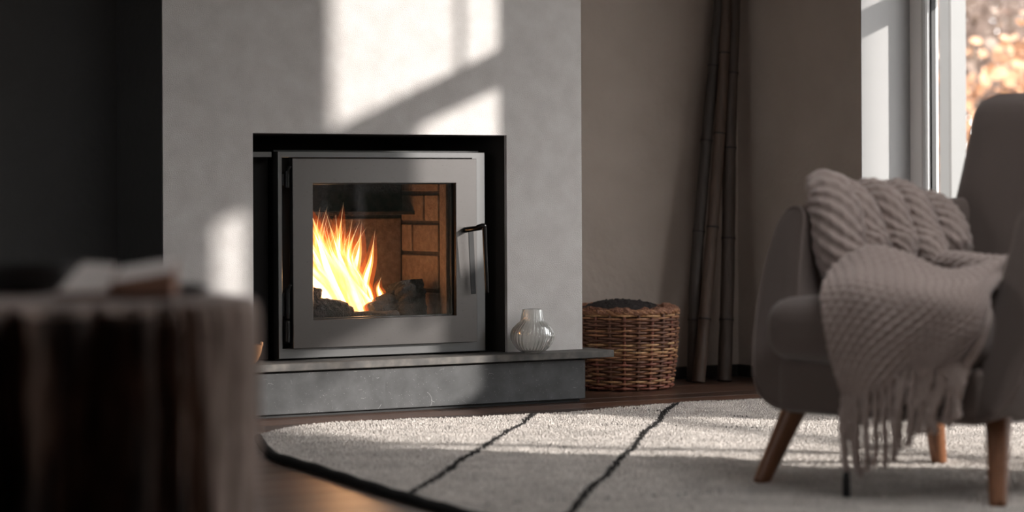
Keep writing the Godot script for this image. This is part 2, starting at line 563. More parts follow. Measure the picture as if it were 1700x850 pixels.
# one flat plate with a hole: no joints in its face
func plate(x0: float, x1: float, y0: float, y1: float, a0: float, a1: float, b0: float, b1: float, z0: float, z1: float) -> ArrayMesh:
	var st := newst()
	var r := 0.0012
	var O := [Vector2(x0, y0), Vector2(x1, y0), Vector2(x1, y1), Vector2(x0, y1)]
	var I := [Vector2(a0, b0), Vector2(a1, b0), Vector2(a1, b1), Vector2(a0, b1)]
	var c := Vector2((x0 + x1) / 2, (y0 + y1) / 2)
	for k in 4:
		var n := (k + 1) % 4
		var oi := func(p: Vector2, s: float) -> Vector2: return p + Vector2(signf(c.x - p.x), signf(c.y - p.y)) * s
		var o0: Vector2 = oi.call(O[k], r)
		var o1: Vector2 = oi.call(O[n], r)
		var i0: Vector2 = oi.call(I[k], -r)
		var i1: Vector2 = oi.call(I[n], -r)
		var V := func(p: Vector2, z: float) -> Vector3: return Vector3(p.x, p.y, z)
		var mid: Vector2 = (O[k] + O[n]) / 2 - c
		var outw := Vector3(mid.x, mid.y, 0)
		if k % 2 == 0: outw.x = 0
		else: outw.y = 0
		quad(st, V.call(o0, z1), V.call(o1, z1), V.call(i1, z1), V.call(i0, z1), Vector3.BACK)
		quad(st, V.call(O[k], z0), V.call(O[n], z0), V.call(I[n], z0), V.call(I[k], z0), Vector3.FORWARD)
		quad(st, V.call(o0, z1), V.call(o1, z1), V.call(O[n], z1 - r), V.call(O[k], z1 - r), outw.normalized() + Vector3.BACK)
		quad(st, V.call(i0, z1), V.call(i1, z1), V.call(I[n], z1 - r), V.call(I[k], z1 - r), Vector3.BACK - outw.normalized())
		quad(st, V.call(O[k], z1 - r), V.call(O[n], z1 - r), V.call(O[n], z0), V.call(O[k], z0), outw)
		quad(st, V.call(I[k], z1 - r), V.call(I[n], z1 - r), V.call(I[n], z0), V.call(I[k], z0), -outw)
	return done(st)

const STOVE := Vector3(0.027, 0, -0.06)

func stove() -> void:
	var t := thing("stove", "built-in wood stove with a brushed steel door and square window", "stove", STOVE)
	var casing := put("casing", plate(-0.350, 0.411, 0.176, 0.834, -0.336, 0.362, 0.209, 0.815, -0.085, -0.05), M.steel_dark, t)
	meta(casing, "darker steel surround")
	put("side_bar", box(Vector3(-0.4475, 0.8155, -0.10), Vector3(-0.362, 0.834, -0.07), 0.0015), M.steel_dark, t)
	put("side_panel", box(Vector3(-0.4475, 0.1705, -0.14), Vector3(-0.352, 0.8155, -0.12), 0.001), M.black, t)
	var st := newst()
	bx(st, Vector3(-0.336, 0.20, -0.10), Vector3(-0.292, 0.815, -0.07))
	put("hinge_channel", done(st), M.black, t)
	put("body", plate(-0.348, 0.409, 0.1705, 0.84, -0.30, 0.30, 0.235, 0.765, -0.44, -0.0855), M.iron, t)
	# door
	var door := put("door", plate(-0.309, 0.367, 0.2085, 0.8125, -0.238, 0.288, 0.298, 0.733, -0.052, -0.028), M.steel, t)
	put("glass_seal", plate(-0.245, 0.295, 0.291, 0.740, -0.232, 0.279, 0.303, 0.729, -0.056, -0.046), M.iron, door)
	put("glass_pane", box(Vector3(-0.236, 0.30, -0.045), Vector3(0.286, 0.731, -0.041)), M.pane, door)
	# handle: short arm off the door, then a slim bar slanting down
	st = newst()
	bar(st, Vector3(0.321, 0.578, -0.028), Vector3(0.345, 0.586, 0.036), 0.0095, 0.008, 12)
	tube(st, [Vector3(0.335, 0.586, 0.030), Vector3(0.348, 0.592, 0.046), Vector3(0.352, 0.580, 0.046), Vector3(0.357, 0.50, 0.043), Vector3(0.366, 0.372, 0.038)], func(u: float) -> float: return lerpf(0.009, 0.0065, u), 30, 12)
	put("handle", done(st), M.chrome, door)
	st = newst()
	bx(st, Vector3(0, -0.212, -0.028), Vector3(0.019, 0.0, -0.0265), 0.0005, Transform3D(Basis(Vector3.BACK, 0.045), Vector3(0.334, 0.578, 0)))
	put("dark_strip", done(st), M.black, door)  # thin dark strip flush on the door below the handle arm
	for h in [[0.776, 0.716], [0.40, 0.30]]:
		st = newst()
		tube(st, [Vector3(-0.320, h[1], -0.045), Vector3(-0.320, h[0], -0.045)], func(_u: float) -> float: return 0.0085, 8, 12)
		tube(st, [Vector3(-0.320, h[0] - 0.018, -0.045), Vector3(-0.318, h[0] + 0.006, -0.036), Vector3(-0.316, h[0] + 0.012, -0.03)], func(u: float) -> float: return 0.007 - 0.003 * u, 8, 10)
		bx(st, Vector3(-0.334, h[1] + 0.01, -0.06), Vector3(-0.318, h[0] - 0.014, -0.05), 0.002)
		put("hinge", done(st), M.iron, t)
	st = newst()
	tube(st, [Vector3(-0.322, 0.225, -0.045), Vector3(-0.322, 0.30, -0.045)], func(_u: float) -> float: return 0.0105, 6, 12)
	put("hinge_pin", done(st), M.iron, t)
	# firebox
	st = newst()
	bx(st, Vector3(-0.31, 0.235, -0.43), Vector3(0.31, 0.775, -0.412))
	bx(st, Vector3(-0.31, 0.235, -0.412), Vector3(-0.294, 0.775, -0.086))
	bx(st, Vector3(-0.31, 0.765, -0.43), Vector3(0.31, 0.785, -0.086))
	bx(st, Vector3(-0.31, 0.235, -0.43), Vector3(0.31, 0.27, -0.086))
	bx(st, Vector3(0.2935, 0.235, -0.43), Vector3(0.31, 0.775, -0.086))
	var fb := put("firebox_lining", done(st), M.soot, t)
	put("front_lining", box(Vector3(0.283, 0.27, -0.132), Vector3(0.2945, 0.765, -0.088), 0.002), M.brick[0], fb)
	put("baffle_plate", box(Vector3(-0.294, 0.628, -0.412), Vector3(0.292, 0.640, -0.30), 0.001), M.soot, fb)
	put("back_panel", box(Vector3(-0.293, 0.27, -0.413), Vector3(0.287, 0.616, -0.400), 0.003), M.brick[0], fb)
	var j := 0.0065
	for c in [[0.272, 0.373, [-0.40, -0.29, -0.137]], [0.373, 0.498, [-0.40, -0.137]], [0.498, 0.601, [-0.40, -0.32, -0.137]], [0.601, 0.70, [-0.40, -0.24, -0.137]], [0.70, 0.765, [-0.40, -0.33, -0.137]]]:
		for k in c[2].size() - 1:
			put("brick", box(Vector3(0.2835, c[0] + j, c[2][k] + j), Vector3(0.296, c[1] - j, c[2][k + 1] - j), 0.003), M.brick[rng.randi() % 3], fb)
	# charred logs in the firebox
	var logs := [
		["charred square log standing at the left edge of the stove window", [Vector3(-0.215, 0.262, -0.125), Vector3(-0.212, 0.34, -0.13), Vector3(-0.208, 0.392, -0.14)], 0.047],
		["charred split log leaning in front of the left log in the fire", [Vector3(-0.20, 0.325, -0.115), Vector3(-0.13, 0.325, -0.12), Vector3(-0.06, 0.30, -0.135)], 0.034],
		["low charred log lying across the front of the fire", [Vector3(-0.22, 0.286, -0.12), Vector3(-0.06, 0.29, -0.13), Vector3(0.12, 0.292, -0.125)], 0.024],
		["charred log slanting up to the right beside the flames", [Vector3(0.04, 0.30, -0.17), Vector3(0.12, 0.33, -0.19), Vector3(0.19, 0.372, -0.21)], 0.04],
		["large rough charred block at the right end of the fire", [Vector3(0.175, 0.262, -0.165), Vector3(0.185, 0.34, -0.175), Vector3(0.18, 0.405, -0.19)], 0.055],
	]
	var n := FastNoiseLite.new()
	n.seed = 4
	n.frequency = 30.0
	n.fractal_octaves = 4
	for g in logs:
		st = newst()
		var pp: Array = g[1]
		var rr: float = g[2]
		tube(st, pp, func(u: float) -> float: return rr * (0.9 + 0.1 * sin(u * 3.1)) * (1.0 if u > 0.02 and u < 0.98 else 0.86), 40, 40, true, func(u: float, a: float) -> float:
			return (1.0 / maxf(absf(cos(a)), absf(sin(a)))) ** 0.35 * (1.0 + 0.28 * n.get_noise_3d(0.05 * cos(a) + rr, 0.05 * sin(a) + u * 0.2, rr * 7.0)))
		var lg := thing("charred_log", g[0], "log", STOVE, 0, "charred logs in the stove")
		put("wood", done(st), M.log_dark, lg)
	# flames
	var fire := thing("flame", "bright orange and white flames rising behind the stove window", "fire", STOVE)
	var shells := [[1.35, Color(1.0, 0.42, 0.13), 2.2, 0.11], [0.72, Color(1.0, 0.66, 0.33), 4.4, 0.26], [0.40, Color(1.0, 0.87, 0.66), 7.5, 0.5]]
	var sm := []
	for s in shells:
		var m := mat(Color(0, 0, 0, s[3]), 0.95)
		m.transparency = BaseMaterial3D.TRANSPARENCY_ALPHA
		m.vertex_color_use_as_albedo = true
		m.emission_enabled = true
		m.emission = s[1]
		m.emission_energy_multiplier = s[2]
		m.specular_mode = BaseMaterial3D.SPECULAR_DISABLED
		sm.append(m)
	var F := [
		[[0.085, 0.33], [0.10, 0.36], [0.092, 0.39], [0.094, 0.425], 0.017, -0.20],
		[[0.07, 0.335], [0.055, 0.39], [0.02, 0.43], [0.0, 0.475], 0.013, -0.21],
		[[0.08, 0.315], [0.04, 0.36], [-0.01, 0.42], [-0.04, 0.47], 0.016, -0.19],
		[[-0.07, 0.31], [-0.095, 0.37], [-0.14, 0.42], [-0.22, 0.48], 0.020, -0.20],
	]
	for k in 42:
		var a := (k + rng.randf()) / 42.0
		var back := rng.randf()
		var b0 := lerpf(-0.055, 0.055, fmod(a * 2.0, 1.0)) + rng.randf_range(-0.012, 0.012)
		var tip := lerpf(-0.265, 0.075, a) + rng.randf_range(-0.02, 0.02)
		var th := rng.randf_range(0.57, 0.68)
		var y0 := lerpf(0.285, 0.36, back * back)
		var sag := rng.randf_range(-0.02, 0.03)
		F.append([[b0, y0], [lerpf(b0, tip, 0.25) - 0.012 + sag * 0.5, lerpf(y0, th, 0.33)], [lerpf(b0, tip, 0.66) - 0.02 - sag, lerpf(y0, th, 0.66)], [tip, th], rng.randf_range(0.021, 0.044), lerpf(-0.19, -0.34, back)])
	for q in F:
		var pp := []
		for k in 4: pp.append(Vector3(q[k][0], q[k][1], q[5] + 0.012 * sin(k * 2.1 + q[4] * 90.0)))
		var tongue: MeshInstance3D = null
		for s in 3:
			st = newst()
			var w0: float = q[4] * 1.0 * shells[s][0]
			var fade := 0.95 - 0.12 * s
			tube(st, pp, func(u: float) -> float:
				var x := clampf(u / fade, 0.0, 1.0)
				return maxf(0.0004, w0 * (0.45 + 0.75 * sin(PI * minf(x * 0.85 + 0.12, 1.0))) * sqrt(maxf(0.0, 1.0 - x * x * x))), 26, 14, true, none, func(_a: float, v: float) -> Color: return Color(1, 1, 1, smoothstep(1.0, 0.42, v) * smoothstep(0.0, 0.05, v)), 0.55)
			var piece := put("flame_tongue" if s == 0 else "flame_core", done(st), sm[s], fire if s == 0 else tongue)
			if s == 0: tongue = piece
	for p in [[Vector3(-0.06, 0.42, -0.13), 0.035], [Vector3(0.0, 0.36, -0.15), 0.02]]:
		var l := OmniLight3D.new()
		l.name = "fire_light"
		l.position = STOVE + p[0]
		l.light_color = Color(1.0, 0.76, 0.53)
		l.light_energy = p[1]
		l.light_size = 0.04
		l.omni_range = 12.0
		l.omni_attenuation = 2.0
		l.shadow_enabled = true
		add_child(l, true)

# ---------------------------------------------------------------- rug
func seg_dist(p: Vector2, a: Vector2, b: Vector2) -> float:
	var t := clampf((p - a).dot(b - a) / (b - a).length_squared(), 0.0, 1.0)
	return p.distance_to(a + (b - a) * t)

func rug() -> void:
	var t := thing("rug", "cream shaggy wool rug with thin black diagonal lines", "rug")
	var edge_back := [Vector2(-0.78, 0.66), Vector2(-0.59, 0.475), Vector2(-0.463, 0.415), Vector2(-0.345, 0.415), Vector2(-0.226, 0.425), Vector2(0.008, 0.455), Vector2(0.26, 0.482), Vector2(0.442, 0.458), Vector2(0.63, 0.445), Vector2(0.888, 0.378), Vector2(1.022, 0.421), Vector2(1.40, 0.46)]
	var left_x := func(z: float) -> float: return spline([-0.755, -0.93, -1.00, -1.075, -1.135, -1.175, -1.20, -1.22], (z - 0.64) / 3.06)
	var back_z := func(x: float) -> float:
		for k in edge_back.size() - 1:
			if x <= edge_back[k + 1].x: return lerpf(edge_back[k].y, edge_back[k + 1].y, clampf((x - edge_back[k].x) / (edge_back[k + 1].x - edge_back[k].x), 0, 1))
		return 0.26
	var z1 := 3.7
	var x1 := 1.40
	var hn := FastNoiseLite.new()
	hn.seed = 15
	hn.frequency = 2.2
	hn.fractal_octaves = 3
	var top := func(x: float, z: float) -> float: return 0.012 + 0.006 * hn.get_noise_2d(x, z)
	var st := newst()
	grid(st, 60, 60, func(u: float, v: float) -> Vector3:
		var zz := lerpf(0.1, z1, v)
		var xl: float = left_x.call(maxf(zz, 0.64))
		var x := lerpf(xl, x1, u)
		var zb: float = back_z.call(x)
		zz = lerpf(zb, z1, v)
		xl = left_x.call(maxf(zz, 0.64))
		x = lerpf(xl, x1, u)
		var h: float = top.call(x, zz)
		return Vector3(x, h if u > 0.0 and u < 1.0 and v > 0.0 and v < 1.0 else 0.001, zz), false, true)
	put("backing", done(st), mat(Color(0.62, 0.58, 0.55), 1.0), t)
	# bound edge along the left side, black with its shade painted in
	var ep := []
	for k in 13: ep.append(Vector3(left_x.call(0.66 + k * 0.252) - 0.004, 0.010, 0.66 + k * 0.252))
	st = newst()
	tube(st, ep, func(_u: float) -> float: return 0.0125, 90, 10, true, func(u: float, a: float) -> float: return 1.0 + 0.12 * sin(u * 480.0) * cos(a))
	put("bound_edge_and_shade", done(st), bump(mat(Color(0.045, 0.042, 0.04), 1.0), M.fine, 0.3), t)
	# pile
	st = newst()
	for k in 4:
		var a := k * PI / 2
		var b := (k + 1) * PI / 2
		var p := Vector3(cos(a), 0, sin(a)) * 0.5
		var q := Vector3(cos(b), 0, sin(b)) * 0.5
		var pm := p * 0.85 + Vector3(0.08, 0.6, 0.03)
		var qm := q * 0.85 + Vector3(0.08, 0.6, 0.03)
		quad(st, p, q, qm, pm, p + q)
		tri(st, pm, qm, Vector3(0.25, 1.0, 0.1), p + q + Vector3.UP)
	var tuft := done(st)
	var dir := Vector2(-0.6342, 0.7731)
	var nrm := Vector2(0.7731, 0.6342)
	var thin := [[Vector2(-0.24, 1.159), Vector2(-0.245, 1.462)], [Vector2(0.23, 0.913), Vector2(0.434, 1.099)], [Vector2(0.434, 1.099), Vector2(0.54, 1.264)], [Vector2(-1.073, 2.422), Vector2(-0.78, 2.454)], [Vector2(-0.78, 2.454), Vector2(-0.416, 2.526)], [Vector2(0.601, 0.52), Vector2(0.612, 0.637)]]
	var xf: Array[Transform3D] = []
	var cc: Array[Color] = []
	var cn := FastNoiseLite.new()
	cn.seed = 33
	cn.frequency = 6.0
	var step := 0.0058
	var zz := 0.12
	while zz < z1:
		var xx := -1.21
		while xx < x1:
			var x := xx + rng.randf_range(-0.4, 0.4) * step
			var z := zz + rng.randf_range(-0.4, 0.4) * step
			xx += step * (1.0 if zz < 2.0 else 1.25)
			if z < back_z.call(x) or x < left_x.call(maxf(z, 0.64)): continue
			var p := Vector2(x, z)
			var dn := p.dot(nrm) + 0.004 * sin(p.dot(dir) * 9.0)
			var beat := 0.5 + 0.5 * sin(p.dot(dir) * 150.0)
			var dark := false
			for k in [0.511, 0.910]:
				if absf(dn - k) < 0.0065 + 0.0075 * beat * (0.5 + rng.randf() * 0.5): dark = true
			for s in thin:
				if seg_dist(p, s[0], s[1]) < 0.0045 and rng.randf() < 0.6: dark = true
			if seg_dist(p, Vector2(0.712, 0.915), Vector2(0.738, 0.935)) < 0.006: dark = true
			var hgt := rng.randf_range(0.010, 0.0145)
			var c: Color
			if dark:
				var v := rng.randf_range(0.012, 0.03)
				c = Color(v, v * 0.9, v * 0.85)
				hgt *= 1.05
			else:
				var v := 0.53 + 0.12 * cn.get_noise_2d(x, z) + rng.randf_range(-0.07, 0.07)
				c = Color(v, v * 0.925, v * 0.86)
			var s := step * rng.randf_range(1.3, 1.8)
			var b := Basis(Vector3.UP, rng.randf() * TAU).scaled(Vector3(s, hgt, s))
			b = Basis(Vector3(1, 0, 0), rng.randf_range(-0.35, 0.35)) * Basis(Vector3(0, 0, 1), rng.randf_range(-0.35, 0.35)) * b
			xf.append(Transform3D(b, Vector3(x, top.call(x, z) - 0.004, z)))
			cc.append(c)
		zz += step * (1.0 if zz < 2.0 else 1.25)
	var mm := MultiMesh.new()
	mm.transform_format = MultiMesh.TRANSFORM_3D
	mm.use_colors = true
	mm.mesh = tuft
	mm.instance_count = xf.size()
	for k in xf.size():
		mm.set_instance_transform(k, xf[k])
		mm.set_instance_color(k, cc[k])
	var pile := MultiMeshInstance3D.new()
	pile.name = "pile"
	pile.multimesh = mm
	var pmat := mat(Color.WHITE, 1.0)
	pmat.vertex_color_use_as_albedo = true
	pile.material_override = pmat
	t.add_child(pile, true)
	pile.set_meta("kind", "stuff")

# ---------------------------------------------------------------- armchair
const CHAIR_AT := Vector3(-0.221, 0, 2.719)
const CHAIR_TURN := -1.34245

func rounded_pad(st: SurfaceTool, lo: Vector3, hi: Vector3, r: float, crown: float, nn := 24) -> void:
	# cushion: superellipsoid-like box with soft edges and a crowned top
	var c := (lo + hi) / 2.0
	var h := (hi - lo) / 2.0
	var f := func(d: Vector3) -> Vector3:
		var m := maxf(absf(d.x), maxf(absf(d.y), absf(d.z)))
		var q := d / m
		var inner := h - Vector3.ONE * r
		var cl := Vector3(clampf(q.x * h.x, -inner.x, inner.x), clampf(q.y * h.y, -inner.y, inner.y), clampf(q.z * h.z, -inner.z, inner.z))
		var off := q * h - cl
		var p := cl + (off.normalized() * r if off.length() > 1e-6 else Vector3.ZERO)
		var k := (1.0 - (p.x / h.x) ** 2) * (1.0 - (p.z / h.z) ** 2)
		p.y += crown * maxf(k, 0.0) * signf(p.y) * minf(1.0, absf(p.y) / (h.y - r * 0.5 + 1e-5))
		return c + p
	for ax in 3:
		for s in [-1.0, 1.0]:
			grid(st, nn, nn, func(u: float, v: float) -> Vector3:
				var d := Vector3.ZERO
				d[ax] = s
				d[(ax + 1) % 3] = sin((u - 0.5) * PI * 0.5) / sin(PI * 0.25)
				d[(ax + 2) % 3] = sin((v - 0.5) * PI * 0.5) / sin(PI * 0.25)
				return f.call(d), false, s < 0.0)

func armchair() -> void:
	var t := thing("armchair", "grey brown upholstered tub armchair with splayed wooden legs by the window", "armchair", CHAIR_AT, CHAIR_TURN)
	# arm profile (x outwards, y), closed, for the +x arm
	var prof := [Vector2(0.235, 0.195), Vector2(0.283, 0.193), Vector2(0.330, 0.215), Vector2(0.366, 0.260), Vector2(0.387, 0.33), Vector2(0.398, 0.42), Vector2(0.398, 0.51), Vector2(0.390, 0.585), Vector2(0.376, 0.635), Vector2(0.352, 0.662), Vector2(0.322, 0.662), Vector2(0.303, 0.635), Vector2(0.298, 0.58), Vector2(0.287, 0.50), Vector2(0.272, 0.42), Vector2(0.258, 0.33), Vector2(0.242, 0.25)]
	var closed := prof.duplicate()
	closed.append(prof[0])
	var cen := Vector2(0.325, 0.43)
	var lean := func(y: float) -> float: return -0.13 * clampf((y - 0.22) / 0.44, 0.0, 1.0)
	for side in [-1.0, 1.0]:
		var st := newst()
		var Z := [0.0, 0.02, 0.07, 0.2, 0.35, 0.5, 0.65, 0.80]
		var NV := 26
		var arm := func(u: float, v: float) -> Vector3:
			var p: Vector2 = spline(closed, u)
			# v: 0..0.2 front face from the centre outwards, then back along the arm
			var z: float
			var k := 1.0
			if v < 0.24:
				var w := v / 0.24
				var a := w * PI / 2
				k = 1.0 - 0.10 + 0.10 * sin(a)
				if w < 0.35: k *= maxf(w / 0.35, 0.003)
				z = -0.022 * (1.0 - cos(a))
			else:
				z = -0.022 - (v - 0.24) / 0.76 * 0.64
			var c := cen
			if v < 0.24 * 0.35:
				c.y = clampf(p.y, 0.3, 0.56)
				c.x = lerpf(0.265, 0.345, (c.y - 0.3) / 0.26)
			else:
				c = Vector2(0.325, clampf(p.y, 0.30, 0.56))
			var q := c + (p - c) * k
			# the arm narrows and rises a little to the back
			var bk := clampf(-z / 0.7, 0.0, 1.0)
			q.x -= 0.11 * bk * bk * (1.0 if p.x > 0.29 else 0.55)
			q.y += 0.02 * bk * clampf((q.y - 0.4) / 0.25, 0, 1)
			return Vector3(side * q.x, q.y, z + lean.call(q.y) * (1.0 - 0.6 * bk))
		grid(st, 64, NV, arm, true, side > 0.0)
		put("arm", done(st), M.fabric, t)
		st = newst()
		var pts := []
		for k in 33:
			var u := k / 32.0
			var p: Vector2 = spline(closed, u)
			var c := Vector2(0.325, clampf(p.y, 0.30, 0.56))
			p = c + (p - c) * 0.975
			pts.append(Vector3(side * p.x, p.y, -0.006 + lean.call(p.y)))
		tube(st, pts, func(_u: float) -> float: return 0.0042, 128, 8, false)
		put("piping", done(st), M.piping, t)
	# front rail and seat base
	var st := newst()
	rounded_pad(st, Vector3(-0.285, 0.185, -0.66), Vector3(0.285, 0.315, 0.004), 0.025, 0.0)
	put("seat_base", done(st), M.fabric, t)
	st = newst()
	rounded_pad(st, Vector3(-0.293, 0.312, -0.62), Vector3(0.293, 0.452, 0.055), 0.055, 0.028, 30)
	put("seat_cushion", done(st), M.fabric, t)
	# backrest, leaning back, narrower at the top
	st = newst()
	grid(st, 64, 40, func(u: float, v: float) -> Vector3:
		var y := lerpf(0.22, 0.945, v)
		var a := u * TAU
		var hw := 0.315 - 0.055 * smoothstep(0.35, 0.95, y) - 0.03 * smoothstep(0.5, 0.2, y)
		var th := 0.062 - 0.012 * v
		var round_top := sqrt(maxf(0.0, 1.0 - ((y - 0.885) / 0.06) ** 2)) if y > 0.885 else 1.0
		hw -= 0.06 * (1.0 - round_top)
		th *= round_top
		var e := 0.35
		var cx := signf(cos(a)) * absf(cos(a)) ** e
		var cz := signf(sin(a)) * absf(sin(a)) ** 0.8
		return Vector3(hw * cx, y, -0.685 - 0.21 * (y - 0.4) + th * cz - 0.025 * cx * cx * -1.0), true, true)
	put("backrest", done(st), M.fabric, t)
	st = newst()
	bar(st, Vector3(0, 0.52, -0.64), Vector3(0, 0.52, -0.632), 0.012, 0.008, 14)
	put("button", done(st), M.piping, t)
	for s in [-1.0, 1.0]:
		for b in [[-0.075, 0.0, 0.285, 0.335], [-0.56, -0.66, 0.255, 0.305]]:
			st = newst()
			tube(st, [Vector3(s * b[2], 0.20, b[0]), Vector3(s * b[3], 0.013, b[1])], func(u: float) -> float: return lerpf(0.030, 0.0185, u), 12, 20)
			put("leg", done(st), M.leg, t)

# ---------------------------------------------------------------- throw
func patch(rows: Array, u: float, v: float) -> Vector3:
	var col := []
	for r in rows: col.append(spline(r, u))
	return spline(col, v)

func knit(st: SurfaceTool, nu: int, nv: int, base: Callable, wide: float, long: float, amp: float, flip := false, thick := 0.012) -> void:
	# waffle knit: raised diagonal cords and pits, front and back faces a little apart
	var face := func(u: float, v: float, back: bool) -> Vector3:
		var p: Vector3 = base.call(u, v)
		var du: Vector3 = base.call(minf(u + 0.01, 1.0), v) - base.call(maxf(u - 0.01, 0.0), v)
		var dv: Vector3 = base.call(u, minf(v + 0.01, 1.0)) - base.call(u, maxf(v - 0.01, 0.0))
		var n := du.cross(dv).normalized()
		if flip: n = -n
		var x := u * wide
		var y := v * long
		var cord := 0.5 + 0.5 * sin((x + y * 0.85) * TAU / 0.027)
		var rib := 0.5 + 0.5 * sin((y - x * 0.25) * TAU / 0.022)
		var h := amp * (0.75 * pow(cord, 0.7) + 0.45 * rib * cord + 0.12 * sin(x * 900.0) * sin(y * 700.0))
		var e := minf(minf(u, 1.0 - u), minf(v, 1.0 - v))
		var k := clampf(e / 0.03, 0.0, 1.0)
		return p + n * ((h + thick * 0.5) * sqrt(k) if not back else -thick * 0.5 * sqrt(k))
	grid(st, nu, nv, func(u: float, v: float) -> Vector3: return face.call(u, v, false), false, flip)
	grid(st, nu / 3, nv / 3, func(u: float, v: float) -> Vector3: return face.call(u, v, true), false, not flip)

func throw_blanket() -> void:
	var t := thing("throw_blanket", "chunky knitted taupe throw with long fringe over the armchair seat and arm", "throw", CHAIR_AT, CHAIR_TURN)
	var V := func(a: Array) -> Array: return a.map(func(p): return Vector3(p[0], p[1], p[2]))
	var rows := [
		V.call([[-0.25, 0.505, -0.30], [-0.20, 0.535, -0.29], [-0.11, 0.52, -0.29], [0.0, 0.50, -0.29], [0.11, 0.515, -0.29], [0.21, 0.54, -0.29]]),
		V.call([[-0.235, 0.515, -0.17], [-0.155, 0.560, -0.18], [-0.05, 0.545, -0.18], [0.06, 0.508, -0.18], [0.165, 0.520, -0.18], [0.245, 0.545, -0.20]]),
		V.call([[-0.18, 0.495, -0.06], [-0.085, 0.522, -0.07], [0.03, 0.512, -0.07], [0.15, 0.490, -0.07], [0.25, 0.495, -0.07], [0.285, 0.515, -0.10]]),
		V.call([[-0.12, 0.462, 0.035], [-0.022, 0.482, 0.045], [0.09, 0.478, 0.045], [0.20, 0.468, 0.045], [0.285, 0.468, 0.035], [0.32, 0.478, 0.0]]),
		V.call([[-0.075, 0.398, 0.078], [0.021, 0.414, 0.088], [0.137, 0.418, 0.088], [0.25, 0.422, 0.085], [0.325, 0.424, 0.072], [0.355, 0.43, 0.05]]),
		V.call([[-0.053, 0.318, 0.082], [0.032, 0.330, 0.098], [0.132, 0.345, 0.098], [0.229, 0.36, 0.095], [0.305, 0.368, 0.085], [0.345, 0.372, 0.065]]),
		V.call([[-0.016, 0.228, 0.085], [0.048, 0.250, 0.10], [0.131, 0.280, 0.10], [0.213, 0.308, 0.095], [0.277, 0.322, 0.09], [0.318, 0.318, 0.075]]),
	]
	var st := newst()
	var base := func(u: float, v: float) -> Vector3:
		var p := patch(rows, u, v)
		p.z += 0.006 * sin(u * 17.0 + v * 3.0) * smoothstep(0.45, 0.9, v)
		return p
	knit(st, 260, 320, base, 0.44, 0.58, 0.009, true)
	put("knitted_panel", done(st), M.knit, t)
	# folds lying over the arm and running down to the seat
	var folds := [
		[[Vector3(-0.325, 0.675, -0.20), Vector3(-0.300, 0.687, -0.205), Vector3(-0.268, 0.64, -0.20), Vector3(-0.248, 0.565, -0.195), Vector3(-0.225, 0.512, -0.205), Vector3(-0.175, 0.512, -0.20)], 0.060, 0.42],
		[[Vector3(-0.325, 0.675, -0.285), Vector3(-0.315, 0.682, -0.29), Vector3(-0.27, 0.65, -0.285), Vector3(-0.235, 0.58, -0.28), Vector3(-0.20, 0.535, -0.27)], 0.048, 0.6],
		[[Vector3(-0.33, 0.675, -0.385), Vector3(-0.305, 0.685, -0.385), Vector3(-0.255, 0.66, -0.38), Vector3(-0.215, 0.585, -0.375), Vector3(-0.175, 0.535, -0.36)], 0.044, 0.75],
		[[Vector3(-0.32, 0.675, -0.475), Vector3(-0.29, 0.685, -0.475), Vector3(-0.235, 0.655, -0.465), Vector3(-0.185, 0.58, -0.445), Vector3(-0.12, 0.525, -0.41)], 0.042, 0.8],
		[[Vector3(-0.30, 0.655, -0.57), Vector3(-0.25, 0.645, -0.57), Vector3(-0.20, 0.60, -0.56), Vector3(-0.17, 0.53, -0.54)], 0.046, 0.9],
		[[Vector3(-0.17, 0.515, -0.43), Vector3(-0.08, 0.52, -0.42), Vector3(0.04, 0.512, -0.41), Vector3(0.15, 0.515, -0.41), Vector3(0.235, 0.53, -0.43)], 0.034, 1.0],
	]
	for f in folds:
		st = newst()
		var rad: float = f[1]
		var pts: Array = f[0]
		var L := 0.0
		for k in pts.size() - 1: L += pts[k].distance_to(pts[k + 1])
		tube(st, pts, func(u: float) -> float: return rad * (0.42 + 0.58 * minf(1.0, sin(PI * clampf(u, 0.001, 0.999)) * 2.2)), 110, 60, true, func(u: float, a: float) -> float:
			var x := a / TAU * 0.24
			var y := u * L
			var cord := 0.5 + 0.5 * sin((x * 1.0 + y) * TAU / 0.026)
			var rib := 0.5 + 0.5 * sin(a * 15.0 - y * 60.0)
			return 1.0 + 0.07 * cord + 0.09 * rib * cord, none, 1.0)
		put("fold", done(st), M.knit, t)
	# fringe strands
	var lo: Array = rows[6]
	var n := 21
	var tips := [Vector3(-0.02, 0.072, 0.085), Vector3(0.03, 0.07, 0.09), Vector3(0.064, 0.083, 0.09), Vector3(0.11, 0.105, 0.09), Vector3(0.147, 0.142, 0.09), Vector3(0.19, 0.158, 0.088), Vector3(0.225, 0.182, 0.086), Vector3(0.262, 0.195, 0.085), Vector3(0.30, 0.21, 0.08)]
	for k in n:
		var u := (k + 0.3) / n
		var a: Vector3 = spline(lo, u)
		var b: Vector3 = spline(tips, u)
		b += Vector3(rng.randf_range(-0.012, 0.012), rng.randf_range(-0.018, 0.012), rng.randf_range(-0.006, 0.012))
		var m1 := a.lerp(b, 0.35) + Vector3(rng.randf_range(-0.008, 0.008), 0, rng.randf_range(0.0, 0.01))
		var m2 := a.lerp(b, 0.7) + Vector3(rng.randf_range(-0.012, 0.012), 0, rng.randf_range(-0.004, 0.01))
		st = newst()
		var tw := rng.randf() * 6.0
		tube(st, [a + Vector3(0, 0.012, 0), m1, m2, b], func(w: float) -> float: return 0.0092 * (1.0 - 0.2 * w), 40, 10, true, func(w: float, ang: float) -> float: return 1.0 + 0.16 * sin(ang * 2.0 + w * 40.0 + tw))
		put("fringe_strand", done(st), M.knit, t)
	st = newst()
